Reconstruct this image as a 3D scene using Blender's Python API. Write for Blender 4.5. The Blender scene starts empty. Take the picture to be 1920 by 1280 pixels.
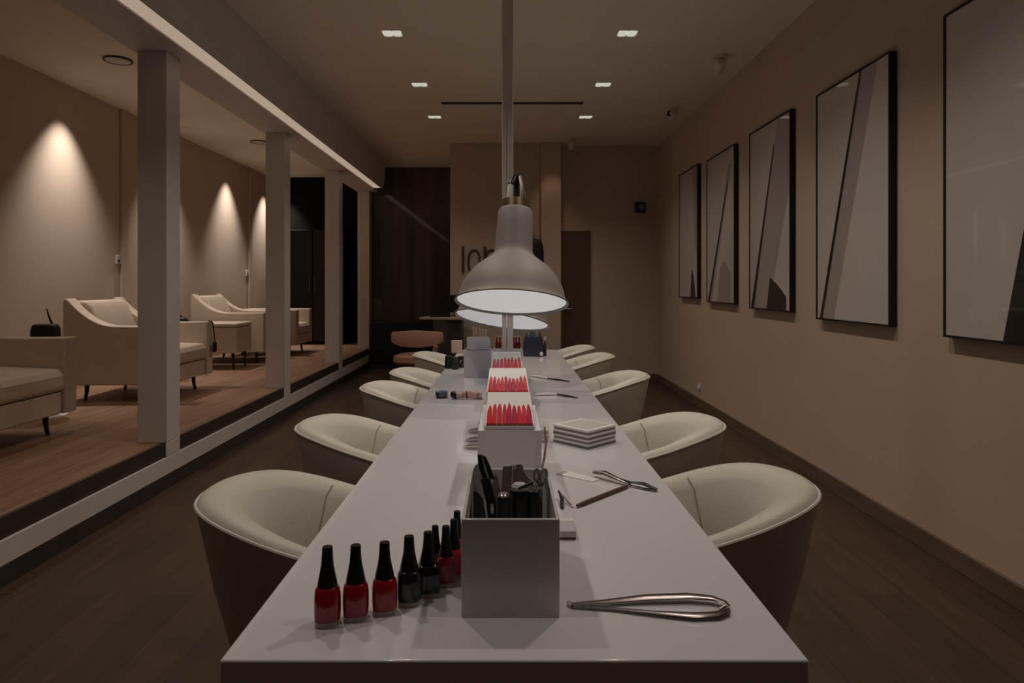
import bpy, math, random
from mathutils import Vector, Matrix
random.seed(7)
PI = math.pi
sc = bpy.context.scene
COL = sc.collection
F = 1250.0; VX = 949.0; VY = 535.0; CZ = 1.32; TZ = 0.747     # focal length (px), vanishing point, eye height, table-top height
def P(px, py, Y):            # point seen at a photo pixel at distance Y
    return Vector(((px - VX) / F * Y, Y, CZ + (VY - py) / F * Y))
def T(px, py, z=TZ):         # point on a horizontal plane seen at a photo pixel
    Y = (CZ - z) * F / (py - VY)
    return Vector(((px - VX) / F * Y, Y, z))

# ---------------------------------------------------------------- materials
def s2l(c):
    return tuple(((x / 255) / 12.92 if x / 255 <= .04045 else ((x / 255 + .055) / 1.055) ** 2.4) for x in c)
def mat(name, col, rough=.5, metal=0., coat=0., coat_rough=.05, vary=.06, scale=6., bump=0., bscale=40., trans=0., ior=1.45, emit=None, estr=1., stretch=(1, 1, 1), spec=.5):
    m = bpy.data.materials.new(name); m.use_nodes = True
    nt = m.node_tree; b = nt.nodes['Principled BSDF']
    tc = nt.nodes.new('ShaderNodeTexCoord'); mp = nt.nodes.new('ShaderNodeMapping')
    mp.inputs['Scale'].default_value = stretch
    nt.links.new(tc.outputs['Object'], mp.inputs['Vector'])
    n = nt.nodes.new('ShaderNodeTexNoise'); n.inputs['Scale'].default_value = scale; n.inputs['Detail'].default_value = 4
    nt.links.new(mp.outputs['Vector'], n.inputs['Vector'])
    r = nt.nodes.new('ShaderNodeValToRGB')
    r.color_ramp.elements[0].position = .3; r.color_ramp.elements[1].position = .7
    r.color_ramp.elements[0].color = (*[max(0, c * (1 - vary)) for c in col], 1)
    r.color_ramp.elements[1].color = (*[min(1, c * (1 + vary)) for c in col], 1)
    nt.links.new(n.outputs['Fac'], r.inputs['Fac']); nt.links.new(r.outputs['Color'], b.inputs['Base Color'])
    b.inputs['Roughness'].default_value = rough; b.inputs['Metallic'].default_value = metal
    b.inputs['Coat Weight'].default_value = coat; b.inputs['Coat Roughness'].default_value = coat_rough
    b.inputs['Transmission Weight'].default_value = trans; b.inputs['IOR'].default_value = ior
    b.inputs['Specular IOR Level'].default_value = spec
    if emit:
        b.inputs['Emission Color'].default_value = (*emit, 1); b.inputs['Emission Strength'].default_value = estr
    if bump:
        n2 = nt.nodes.new('ShaderNodeTexNoise'); n2.inputs['Scale'].default_value = bscale; n2.inputs['Detail'].default_value = 6
        nt.links.new(mp.outputs['Vector'], n2.inputs['Vector'])
        bp = nt.nodes.new('ShaderNodeBump'); bp.inputs['Strength'].default_value = bump; bp.inputs['Distance'].default_value = .01
        nt.links.new(n2.outputs['Fac'], bp.inputs['Height']); nt.links.new(bp.outputs['Normal'], b.inputs['Normal'])
    return m
def wood_floor(name, dark, light, rough=.42):
    m = bpy.data.materials.new(name); m.use_nodes = True
    nt = m.node_tree; b = nt.nodes['Principled BSDF']; L = nt.links.new
    tc = nt.nodes.new('ShaderNodeTexCoord')
    mp = nt.nodes.new('ShaderNodeMapping'); mp.inputs['Rotation'].default_value = (0, 0, PI / 2)
    L(tc.outputs['Object'], mp.inputs['Vector'])
    br = nt.nodes.new('ShaderNodeTexBrick'); br.inputs['Scale'].default_value = 1
    br.inputs['Brick Width'].default_value = 1.9; br.inputs['Row Height'].default_value = .19; br.inputs['Mortar Size'].default_value = .0018
    br.inputs['Color1'].default_value = (*dark, 1); br.inputs['Color2'].default_value = (*light, 1)
    br.inputs['Mortar'].default_value = (*[c * .45 for c in dark], 1)
    L(mp.outputs['Vector'], br.inputs['Vector'])
    mp2 = nt.nodes.new('ShaderNodeMapping'); mp2.inputs['Scale'].default_value = (14, .9, 1)
    L(tc.outputs['Object'], mp2.inputs['Vector'])
    n = nt.nodes.new('ShaderNodeTexNoise'); n.inputs['Scale'].default_value = 2.2; n.inputs['Detail'].default_value = 7; n.inputs['Roughness'].default_value = .62
    L(mp2.outputs['Vector'], n.inputs['Vector'])
    r = nt.nodes.new('ShaderNodeValToRGB'); r.color_ramp.elements[0].position = .3; r.color_ramp.elements[1].position = .72
    r.color_ramp.elements[0].color = (.55, .5, .48, 1); r.color_ramp.elements[1].color = (1.2, 1.15, 1.1, 1)
    L(n.outputs['Fac'], r.inputs['Fac'])
    mx = nt.nodes.new('ShaderNodeMix'); mx.data_type = 'RGBA'; mx.blend_type = 'MULTIPLY'; mx.inputs[0].default_value = .8
    L(br.outputs['Color'], mx.inputs[6]); L(r.outputs['Color'], mx.inputs[7]); L(mx.outputs[2], b.inputs['Base Color'])
    b.inputs['Roughness'].default_value = rough
    bp = nt.nodes.new('ShaderNodeBump'); bp.inputs['Strength'].default_value = .12; bp.inputs['Distance'].default_value = .004
    L(n.outputs['Fac'], bp.inputs['Height']); L(bp.outputs['Normal'], b.inputs['Normal'])
    return m

M = {}
M['wall'] = mat('wall_plaster', (.58, .47, .375), .85, vary=.03, scale=2, bump=.05, bscale=120)
M['ceil'] = mat('ceiling_plaster', (.90, .81, .71), .9, vary=.03, scale=2)
M['frame_white'] = mat('painted_frame', (.67, .61, .57), .55, vary=.03)
M['floor'] = wood_floor('oak_floor', (.058, .034, .018), (.088, .053, .030), .5)
M['platform'] = wood_floor('platform_oak', (.27, .155, .095), (.33, .20, .125), .5)
M['base_wood'] = mat('skirting_wood', (.16, .105, .07), .55, vary=.2, scale=3, stretch=(8, .6, 8))
M['riser'] = mat('dark_riser', (.05, .038, .028), .5, vary=.15)
M['curtain'] = mat('dark_panelling', (.075, .055, .042), .3, vary=.5, scale=2.2, stretch=(3.2, 3.2, .25), coat=1., coat_rough=.04)
M['black_room'] = mat('black_panel', (.012, .010, .008), .85, vary=.2, stretch=(3, 3, .3), spec=.1)
M['table'] = mat('white_lacquer', (.79, .79, .81), .16, vary=.01, coat=.35, coat_rough=.04)
M['leather'] = mat('cream_leather', (.66, .635, .565), .46, vary=.04, scale=5, bump=.12, bscale=160)
M['leather_shell'] = mat('cream_leather_shell', (.68, .63, .54), .5, vary=.04, scale=5, bump=.12, bscale=160)
M['seam'] = mat('seam_thread', (.36, .33, .28), .7)
M['piping'] = mat('piping_leather', (.74, .71, .65), .4)
M['lounge'] = mat('lounge_leather', (.56, .46, .37), .55, vary=.04, bump=.08, bscale=120)
M['black'] = mat('black_plastic', (.012, .011, .010), .3, vary=.1)
M['black_matt'] = mat('black_frame', (.012, .010, .009), .55, vary=.1)
M['black_cap'] = mat('black_cap', (.012, .010, .009), .22, vary=.1)
M['canvas'] = mat('print_paper', (.62, .57, .55), .35, vary=.02, coat=1, coat_rough=.03)
M['art_grey'] = mat('print_grey', (.43, .385, .365), .35, vary=.02, coat=1, coat_rough=.03)
M['art_pale'] = mat('print_pale', (.68, .62, .58), .35, vary=.02, coat=1, coat_rough=.03)
M['art_dark'] = mat('print_black', (.012, .011, .010), .35, vary=.1, coat=.5, coat_rough=.03)
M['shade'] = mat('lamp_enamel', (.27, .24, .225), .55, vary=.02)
M['pole'] = mat('pole_enamel', (.72, .67, .63), .4, vary=.02)
M['shade_in'] = mat('lamp_inner', (.8, .8, .8), .6, vary=.01)
M['diff'] = mat('lamp_diffuser', (.7, .7, .7), .6, vary=.0, emit=(1, .995, .985), estr=.325)
M['diff2'] = mat('lamp_diffuser_lower', (.7, .7, .7), .6, vary=.0, emit=(.97, .98, 1), estr=.26)
M['lens'] = mat('downlight_lens', (.5, .5, .48), .5, emit=(1, .97, .86), estr=.52)
M['led'] = mat('led_diffuser', (.5, .45, .4), .6, emit=(1, .78, .60), estr=.35)
M['steel'] = mat('polished_steel', (.62, .58, .56), .18, 1., vary=.05)
M['steel_dark'] = mat('dark_steel', (.30, .265, .255), .24, 1., vary=.08)
M['brass'] = mat('aged_brass', (.30, .23, .15), .35, 1., vary=.15)
M['white_acrylic'] = mat('white_acrylic', (.76, .74, .73), .22, vary=.01, coat=.3)
M['white_card'] = mat('white_card', (.80, .79, .77), .5, vary=.02)
M['red'] = mat('red_varnish', s2l((205, 14, 38)), .45, vary=.12, scale=60, spec=.25)
M['crimson'] = mat('crimson_varnish', s2l((178, 10, 52)), .45, vary=.12, scale=60, spec=.25)
M['dark_red'] = mat('dark_red_varnish', s2l((120, 30, 36)), .25, vary=.12, scale=60, spec=.25)
M['beige'] = mat('beige_card', (.62, .50, .40), .6, vary=.05)
M['lac_red'] = mat('polish_red', s2l((165, 6, 30)), .2, vary=.05, coat=.7)
M['lac_dark'] = mat('polish_dark_red', s2l((140, 6, 24)), .2, vary=.05, coat=.7)
M['lac_navy'] = mat('polish_navy', s2l((20, 24, 44)), .15, vary=.05, coat=.7)
M['lac_black'] = mat('polish_black', s2l((14, 14, 18)), .15, vary=.05, coat=.7)
M['lac_pink'] = mat('polish_coral', s2l((225, 45, 75)), .2, vary=.05, coat=.7)
M['glass'] = mat('clear_glass', (.85, .74, .74), .05, vary=.0, coat=1.)
M['glass'].node_tree.nodes['Principled BSDF'].inputs['Alpha'].default_value = .45
M['lilac'] = mat('lilac_grey_card', (.56, .53, .585), .5, vary=.02)
M['lilac_pale'] = mat('pale_lilac_card', (.66, .62, .68), .5, vary=.02)
M['grey_card'] = mat('grey_board', (.58, .55, .54), .5, vary=.05)
M['mauve_card'] = mat('mauve_board', (.27, .215, .215), .5, vary=.05)
M['stack_grey'] = mat('stack_grey', (.20, .18, .18), .5, vary=.05)
M['grey_dark'] = mat('slate_board', (.36, .31, .30), .5, vary=.08)
M['brown'] = mat('walnut_stick', (.13, .075, .05), .35, vary=.2)
M['navy'] = mat('navy_plastic', (.03, .034, .055), .35, vary=.2)
M['navy_blue'] = mat('blue_cap', (.09, .12, .17), .4, vary=.15)
M['printed'] = mat('pink_patterned_wrap', (.55, .36, .34), .5, vary=.6, scale=55)
M['terracotta'] = mat('pink_leather', (.42, .22, .165), .55, vary=.06)
M['dark_desk'] = mat('dark_desk', (.05, .04, .034), .5, vary=.1)
M['desk_top'] = mat('desk_top', (.42, .34, .29), .5, vary=.05)
M['door'] = mat('brown_door', (.13, .078, .05), .5, vary=.12, stretch=(6, 6, .5))
M['bronze'] = mat('bronze_letter', (.11, .075, .055), .4, .5, vary=.1)
M['white_plastic'] = mat('white_plastic', (.66, .62, .58), .45, vary=.02)
M['white_rubber'] = mat('white_cable', (.7, .68, .66), .5, vary=.02)

# ---------------------------------------------------------------- mesh building
class MB:
    def __init__(s): s.v = []; s.f = []; s.mi = []
    def add(s, vs, fs, mi=0):
        o = len(s.v); s.v += [Vector(v) for v in vs]
        for f in fs: s.f.append([i + o for i in f]); s.mi.append(mi)
        return s
    def box(s, x0, x1, y0, y1, z0, z1, mi=0, mtx=None):
        vs = [Vector((x, y, z)) for z in (z0, z1) for y in (y0, y1) for x in (x0, x1)]
        if mtx: vs = [mtx @ v for v in vs]
        return s.add(vs, [(0, 2, 3, 1), (4, 5, 7, 6), (0, 1, 5, 4), (2, 6, 7, 3), (0, 4, 6, 2), (1, 3, 7, 5)], mi)
    def prism(s, poly, vec, mi=0):           # poly: 3D outline, extruded by vec
        n = len(poly); vec = Vector(vec); poly = [Vector(p) for p in poly]
        vs = poly + [p + vec for p in poly]
        fs = [tuple(range(n))[::-1], tuple(range(n, 2 * n))] + [(i, (i + 1) % n, n + (i + 1) % n, n + i) for i in range(n)]
        return s.add(vs, fs, mi)
    def lathe(s, prof, n=48, mi=0, mtx=None, sq=0.):   # prof: (r, z); sq: squareness of the section
        vs = []; fs = []
        for r, z in prof:
            for k in range(n):
                a = 2 * PI * k / n; c, sn = math.cos(a), math.sin(a)
                q = 1.
                if sq: q = 1 + sq * (1 / max(abs(c), abs(sn)) - 1)
                v = Vector((r * c * q, r * sn * q, z)); vs.append(mtx @ v if mtx else v)
        for i in range(len(prof) - 1):
            for k in range(n):
                a, b = i * n + k, i * n + (k + 1) % n
                fs.append((a, b, b + n, a + n))
        if prof[0][0] > 1e-6: fs.append(tuple(range(n))[::-1])
        if prof[-1][0] > 1e-6: fs.append(tuple(range((len(prof) - 1) * n, len(prof) * n)))
        return s.add(vs, fs, mi)
    def tube(s, pts, rad, n=8, mi=0, flat=1., closed=False):
        pts = [Vector(p) for p in pts]; m = len(pts); vs = []; fs = []
        rs = rad if isinstance(rad, (list, tuple)) else [rad] * m
        prev = None
        for i, p in enumerate(pts):
            if closed: d = (pts[(i + 1) % m] - pts[i - 1]).normalized()
            else: d = (pts[min(i + 1, m - 1)] - pts[max(i - 1, 0)]).normalized()
            if prev is None:
                u = d.cross(Vector((0, 0, 1)))
                if u.length < 1e-3: u = d.cross(Vector((0, 1, 0)))
            else: u = prev - d * prev.dot(d)
            u.normalize(); prev = u; w = d.cross(u)
            for k in range(n):
                a = 2 * PI * k / n
                vs.append(p + u * rs[i] * math.cos(a) + w * rs[i] * flat * math.sin(a))
        for i in range(m if closed else m - 1):
            for k in range(n):
                a, b = i * n + k, i * n + (k + 1) % n; j = ((i + 1) % m) * n
                fs.append((a, b, j + (k + 1) % n, j + k))
        if not closed: fs += [tuple(range(n))[::-1], tuple(range((m - 1) * n, m * n))]
        return s.add(vs, fs, mi)
    def build(s, name, mats, parent=None, bevel=0., seg=2, smooth=True, angle=38, sub=0, loc=None):
        me = bpy.data.meshes.new(name); me.from_pydata(s.v, [], s.f); me.validate()
        import bmesh
        bm = bmesh.new(); bm.from_mesh(me); bmesh.ops.recalc_face_normals(bm, faces=bm.faces); bm.to_mesh(me); bm.free()
        if not isinstance(mats, (list, tuple)): mats = [mats]
        for m in mats: me.materials.append(m)
        if len(mats) > 1 and len(me.polygons) == len(s.mi):
            me.polygons.foreach_set('material_index', s.mi)
        if smooth:
            me.polygons.foreach_set('use_smooth', [True] * len(me.polygons)); me.set_sharp_from_angle(angle=math.radians(angle))
        o = bpy.data.objects.new(name, me); COL.objects.link(o)
        if parent: o.parent = parent
        if loc is not None: o.location = loc
        if bevel:
            b = o.modifiers.new('bevel', 'BEVEL'); b.width = bevel; b.segments = seg; b.limit_method = 'ANGLE'; b.angle_limit = math.radians(35)
        if sub:
            u = o.modifiers.new('sub', 'SUBSURF'); u.levels = sub; u.render_levels = sub
        return o
def tag(o, label, cat, group=None, kind=None):
    if label: o['label'] = label
    if cat: o['category'] = cat
    if group: o['group'] = group
    if kind: o['kind'] = kind
    return o
def thing(name, label, cat, loc=(0, 0, 0), rz=0., group=None):
    o = bpy.data.objects.new(name, None); COL.objects.link(o); o.empty_display_size = .05
    o.location = loc; o.rotation_euler = (0, 0, rz)
    return tag(o, label, cat, group)
def copy_tree(o, parent=None):
    c = o.copy(); COL.objects.link(c)
    if parent: c.parent = parent
    for ch in list(o.children): copy_tree(ch, c)
    return c
def struct(name, mb, m, **k):
    o = mb.build(name, m, **k); o['kind'] = 'structure'; return o

# ---------------------------------------------------------------- the setting
CEIL = 3.25; XR = 2.1; XL = -2.2; YB = 10.9; YN = -1.6; XW = -4.22; PZ = .30
struct('floor', MB().box(-2.2, 2.3, YN, 11.1, -.1, 0), M['floor'], smooth=False)
struct('ceiling', MB().box(-4.5, 2.3, YN, 12.1, CEIL, CEIL + .1), M['ceil'], smooth=False)
struct('wall_right', MB().box(XR, XR + .15, YN, 11.1, 0, CEIL), M['wall'], smooth=False)
struct('wall_near', MB().box(-4.5, 2.3, YN - .15, YN, 0, CEIL), M['wall'], smooth=False)
struct('wall_back', MB().box(-.76, .47, 9.05, 9.25, 0, CEIL).box(.47, 2.1, 9.2, 9.35, 0, CEIL), M['wall'], smooth=False)
struct('wall_back_left', MB().box(-2.2, -.72, 10.9, 11.05, 0, CEIL), M['curtain'], smooth=False)
struct('wall_back_side', MB().box(-.76, -.64, 9.25, 10.9, 0, CEIL), M['wall'], smooth=False)
struct('wall_left', MB().box(XW - .15, XW, YN, 12.1, PZ - .2, CEIL), M['wall'], smooth=False)
struct('wall_left_back', MB().box(XW, -2.2, 11.9, 12.05, PZ - .2, CEIL), M['black_room'], smooth=False)
struct('floor_platform', MB().box(XW, -2.235, YN, 11.9, 0.0, PZ), M['platform'], smooth=False)
struct('baseboard_right', MB().box(XR - .018, XR, YN, 9.2, 0, .10), M['base_wood'], bevel=.003)
struct('baseboard_back', MB().box(.62, .74, 9.185, 9.2, 0, .10).box(1.17, 2.08, 9.185, 9.2, 0, .10), M['base_wood'], bevel=.003)
struct('baseboard_left', MB().box(-2.225, XL - .002, YN, 10.9, 0, .092), M['riser'])
struct('trim_rail', MB().box(-2.23, XL, YN, 10.9, .092, .205), M['frame_white'], bevel=.004)
struct('trim_riser', MB().box(-2.234, -2.212, YN, 10.9, .205, .302), M['riser'])
# posts of the partition
for i, y1 in enumerate((2.3, 4.50, 6.80, 8.97, 10.9)):
    mb = MB().box(-2.39, XL, y1 - .18, y1, PZ, 2.84).box(-2.21, XL, y1 - .18, y1, .205, PZ)
    struct('trim_post' if i == 0 else 'trim_post.%03d' % i, mb, M['frame_white'], bevel=.004)
# bulkhead over the openings, with a curled lower lip
prof = [(-1.90, CEIL), (-1.90, 3.02), (-1.905, 2.95), (-1.915, 2.90), (-1.93, 2.86), (-1.955, 2.84), (-1.965, 2.855), (-2.075, 2.855), (-2.08, 2.84), (-2.42, 2.84), (-2.42, CEIL)]
struct('trim_bulkhead', MB().prism([(x, YN, z) for x, z in prof], (0, 10.46 - YN, 0)), M['frame_white'], angle=30)
struct('trim_bulkhead_end', MB().box(-2.42, -2.1, 10.46, 10.9, 2.84, CEIL), M['frame_white'])
# pilaster beside the lettered wall, warm lit
struct('trim_pilaster', MB().box(.47, .742, 8.98, 9.2, 0, CEIL), M['wall'], bevel=.01)
struct('trim_wall_joint', MB().box(XW, XW + .03, 7.28, 7.40, PZ, CEIL), M['wall'], bevel=.006)
struct('trim_wall_joint.001', MB().box(XW, XW + .03, 10.9, 11.02, PZ, CEIL), M['wall'], bevel=.006)
d = struct('door_1', MB().box(.75, 1.163, 9.165, 9.2, .0, 2.07), M['door'], bevel=.004)
h = MB().tube([(.80, 9.165, 1.0), (.80, 9.12, 1.0), (.90, 9.12, 1.0)], .008).build('door_handle', M['steel_dark'], d)

# ---------------------------------------------------------------- led strip, ceiling fittings
o = MB().box(-2.073, -1.967, YN + .02, 10.44, 2.846, 2.854).build('light_strip', M['led'])
tag(o, 'long warm glowing light strip under the white bulkhead on the left', 'light')
def downlight(x, y, label, ang=0.):
    t = thing('ceiling_downlight', label, 'light', (x, y, CEIL), 0, 'double ceiling downlights')
    w, dd = .073, .066
    mb = MB()
    mb.box(-w - .008, w + .008, -dd - .008, -dd, -.006, 0).box(-w - .008, w + .008, dd, dd + .008, -.006, 0)
    mb.box(-w - .008, -w, -dd, dd, -.006, 0).box(w, w + .008, -dd, dd, -.006, 0)
    mb.build('trim_frame', M['ceil'], t)
    for s in (-1, 1):
        pts = []
        for k in range(28):
            a = 2 * PI * k / 28
            c, sn = math.cos(a), math.sin(a)
            q = (abs(c) ** 3.2 + abs(sn) ** 3.2) ** (-1 / 3.2)
            pts.append((s * .036 + .037 * c * q, .06 * sn * q, -.004))
        MB().prism(pts, (0, 0, .003)).build('lens', M['lens'], t)
    return t
DL = [(-.87, 5.1, 'double downlight on the left of the ceiling, nearest and largest on that side'),
      (.926, 5.1, 'double downlight on the right of the ceiling, nearest and largest on that side'),
      (-.83, 6.4, 'double downlight, middle one of the left ceiling row'),
      (.93, 6.4, 'double downlight, middle one of the right ceiling row'),
      (-.818, 7.63, 'small double downlight left of the pole, beyond the ceiling slot'),
      (.91, 7.63, 'small double downlight right of the pole, beyond the ceiling slot')]
def spot(name, loc, power, angle, blend, col, rad=.05, to=(0, 0, -1), parent=None):
    l = bpy.data.lights.new(name, 'SPOT'); l.energy = power; l.spot_size = math.radians(angle); l.spot_blend = blend
    l.color = col; l.shadow_soft_size = rad
    o = bpy.data.objects.new(name, l); COL.objects.link(o); o.location = loc
    o.rotation_euler = Vector(to).to_track_quat('-Z', 'Y').to_euler()
    return o
WARM = (1., .875, .765)
for x, y, lab in DL:
    downlight(x, y, lab)
    spot('downlight_beam', (x, y, CEIL - .02), 29, 124, .9, WARM, .05)
for y, el, er in ((3.8, 42, 42), (2.5, 34, 45), (1.1, 18, 15)):
    for x, e in ((-.87, el), (.92, er)):
        spot('downlight_beam', (x, y, CEIL - .02), e, 118, .9, WARM, .05)
# linear air slot
t = thing('air_vent', 'long dark slot air diffuser across the ceiling between the downlights', 'vent', (.065, 7.03, CEIL))
MB().box(-.765, .765, -.07, -.055, -.012, 0).box(-.765, .765, .055, .07, -.012, 0).box(-.765, -.75, -.055, .055, -.012, 0).box(.75, .765, -.055, .055, -.012, 0).build('frame', M['ceil'], t)
MB().box(-.75, .75, -.055, .055, -.004, 0).build('slot', M['black_matt'], t)
for yy in (-.02, .02): MB().box(-.75, .75, yy - .004, yy + .004, -.010, -.004).build('blade', M['brass'], t)
# small ceiling spots near the right wall
def ceiling_spot(px, Y, label, dark=False):
    X = (px - VX) / F * Y
    t = thing('ceiling_spotlight', label, 'spotlight', (X, Y, CEIL))
    MB().lathe([(.05, 0), (.05, -.025), (.045, -.03)], 28).build('mount', M['white_plastic'], t)
    MB().lathe([(.012, -.03), (.012, -.055)], 12).build('stem', M['white_plastic'], t)
    mt = Matrix.Translation((.0, -.01, -.09)) @ Matrix.Rotation(math.radians(55), 4, 'X')
    hd = MB().lathe([(.030, .05), (.042, .045), (.042, -.05), (.036, -.052), (.030, -.03)], 28, mtx=mt).build('head', M['white_plastic'], t)
    if dark: MB().tube([(-.045, 0, -.05), (-.06, -.02, -.09), (-.03, -.03, -.1)], .014).build('bracket', M['black'], t)
    return t
ceiling_spot(1350, 5.6, 'small white spotlight on the ceiling nearest the framed pictures')
ceiling_spot(1262, 7.2, 'far ceiling spotlight with a black bracket near the right wall', True)
ceiling_spot(1072, 8.75, 'tiny white spotlight on the ceiling close to the back wall')
# platform room ceiling discs
for px, Y, lab in ((221, 5.7, 'round recessed disc light on the ceiling above the nearest armchairs'), (486, 8.95, 'distant round recessed disc light on the ceiling by the second post')):
    t = thing('ceiling_disc', lab, 'light', ((px - VX) / F * Y, Y, CEIL))
    MB().lathe([(.11, 0), (.115, -.012), (.105, -.016), (.10, -.008)], 40).build('rim', M['black_matt'], t)
    MB().lathe([(.099, -.012), (.05, -.022), (0, -.026)], 40).build('cover', M['white_plastic'], t)
# wall washers along the far wall
for y in (6.32, 8.15, 10.05, 11.6):
    t = thing('wall_washer', 'small recessed light in the ceiling washing the far left wall', 'light', (XW + .27, y, CEIL), 0, 'recessed wall washers')
    MB().lathe([(.05, 0), (.05, -.006), (.035, -.006), (.034, -.002)], 28).build('ring', M['ceil'], t)
    spot('washer_beam', (XW + .27, y, CEIL - .01), 165, 74, 1., (1., .90, .82), .02)

for y, e in ((3.5, 16), (4.9, 20), (6.9, 11), (8.7, 9), (10.6, 7)):  # added fill lamps without fittings, to brighten the raised room and its armchairs
    spot('platform_fill', (-3.1, y, CEIL - .02), e, 100, .9, (1., .80, .66), .04)

# ---------------------------------------------------------------- wall things
def picture(i, y0, y1, z0, z1, label, bands):
    t = thing('framed_picture', label, 'picture', (XR, (y0 + y1) / 2, z0))
    w = (y1 - y0); hgt = z1 - z0; fx = -.042
    fr = MB()
    b = .011
    fr.box(fx, -.003, -w / 2, -w / 2 + b, 0, hgt).box(fx, -.003, w / 2 - b, w / 2, 0, hgt)
    fr.box(fx, -.003, -w / 2 + b, w / 2 - b, 0, b).box(fx, -.003, -w / 2 + b, w / 2 - b, hgt - b, hgt)
    fr.build('frame', M['black_matt'], t)
    MB().box(fx + .006, -.003, -w / 2 + b, w / 2 - b, b, hgt - b).build('print', M['canvas'], t)
    for k, (poly, m) in enumerate(bands):      # (u, v): u from far (left in view) to near edge, v upward
        x = fx + .006 - .0007 * (k + 1)
        MB().prism([(x, w / 2 - b - u * (w - 2 * b), b + v * (hgt - 2 * b)) for u, v in poly], (.0006, 0, 0)).build('print_band', M[m], t, smooth=False)
    return t
BAND = [([(.66, 1), (.87, 1), (.27, 0), (.07, 0)], 'art_grey'), ([(.87, 1), (1, 1), (1, 0), (.27, 0)], 'art_pale'), ([(.635, 1), (.665, 1), (.09, 0), (.045, 0)], 'art_dark')]
picture(0, 2.15, 3.14, 1.078, 2.59, 'nearest framed picture, cut off by the photo edge, with a black diagonal wedge',
        [([(.75, 1), (1, 1), (1, 0), (.372, 0)], 'art_dark')])
picture(1, 3.58, 4.43, 1.097, 2.58, 'framed picture with dark diagonal line beside a grey band, second from the front', BAND)
picture(2, 4.835, 5.647, 1.125, 2.60, 'framed picture with thick black diagonal and black shape at the bottom, middle one',
        [([(.72, 1), (1, 1), (1, .62), (.5, 0), (.1, 0)], 'art_grey'), ([(1, .62), (1, 0), (.5, 0)], 'art_pale'),
         ([(.63, .88), (.64, .86), (.11, 0), (.03, 0)], 'art_dark'), ([(.45, 0), (.54, .17), (.72, .13), (.92, .07), (.92, 0)], 'art_dark')])
picture(3, 6.02, 6.85, 1.15, 2.60, 'framed picture with one thin diagonal line and plain bottom, second from the far end',
        [([(.86, 1), (1, 1), (1, .5), (.55, .2), (.1, 0)], 'art_pale'), ([(.8, .9), (.9, .9), (.2, 0), (.1, 0)], 'art_grey'),
         ([(.78, .80), (.79, .78), (.12, 0), (.03, 0)], 'art_dark'), ([(.4, 0), (.5, .22), (.66, .28), (.86, .2), (.86, 0)], 'art_grey')])
picture(4, 7.18, 7.95, 1.18, 2.63, 'farthest framed picture on the right wall, with a small black peak at the bottom',
        [([(.62, 0), (.70, .22), (.82, .15), (.9, 0)], 'art_dark'), ([(.75, 1), (1, 1), (1, .3), (.85, .4)], 'art_grey')])
# socket on right wall
t = thing('wall_socket', 'small white socket low on the right wall above the skirting', 'socket', (XR, 7.23, .215))
MB().box(-.008, 0, -.04, .04, -.04, .04).build('plate', M['white_plastic'], t, bevel=.004)
MB().lathe([(.026, 0), (.026, .01), (.018, .012)], 24, mtx=Matrix.Translation((-.008, 0, 0)) @ Matrix.Rotation(-PI / 2, 4, 'Y')).build('outlet', M['white_card'], t)
# sensor on back wall
t = thing('wall_speaker', 'small black square speaker high on the back wall', 'speaker', (1.84, 9.2, 2.39))
MB().box(-.07, .07, -.09, 0, -.07, .07).build('housing', M['black'], t, bevel=.012)
MB().lathe([(.045, 0), (.035, .006), (.01, .003)], 28, mtx=Matrix.Translation((.01, -.09, .005)) @ Matrix.Rotation(PI / 2, 4, 'X')).build('cone', M['steel_dark'], t)
# thermostats on wall joints
for y, z, lab in ((7.24, 1.60, 'small thermostat on the far left wall between the two nearest light pools'), (10.84, 1.52, 'tiny dark switch on the distant wall joint')):
    t = thing('thermostat', lab, 'thermostat', (XW, y, z))
    MB().box(-.006, .02, -.04, .04, -.05, .05).build('housing', M['white_plastic'], t, bevel=.006)
    MB().box(.02, .024, -.025, .0, -.03, .0).build('dial', M['black'], t)
# lettering on back wall
t = thing('wall_lettering', 'tall thin bronze letters on the back wall behind the lamp', 'lettering', (-.6, 9.05, 1.49))
def letter_bar(x, w, h0, h1): MB().box(x, x + w, -.03, 0, h0, h1).build('letter', M['bronze'], t, bevel=.004)
letter_bar(0.0, .03, .0, .36)
pts = []
for k in range(40):
    a = 2 * PI * k / 40
    pts.append((.165 + .075 * math.cos(a), -.015, .155 + (.155 if abs(math.sin(a)) > .6 else .155) * math.copysign(abs(math.sin(a)) ** .65, math.sin(a))))
MB().tube(pts, .014, 8, closed=True).build('letter', M['bronze'], t)
letter_bar(.295, .03, .0, .36)
pts = [(.40 + .07 * math.cos(PI - PI * k / 16), -.015, .24 + .07 * math.sin(PI * k / 16)) for k in range(17)]
MB().tube([(.33, -.015, 0)] + pts + [(.47, -.015, 0)], .014, 8).build('letter', M['bronze'], t)
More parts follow.
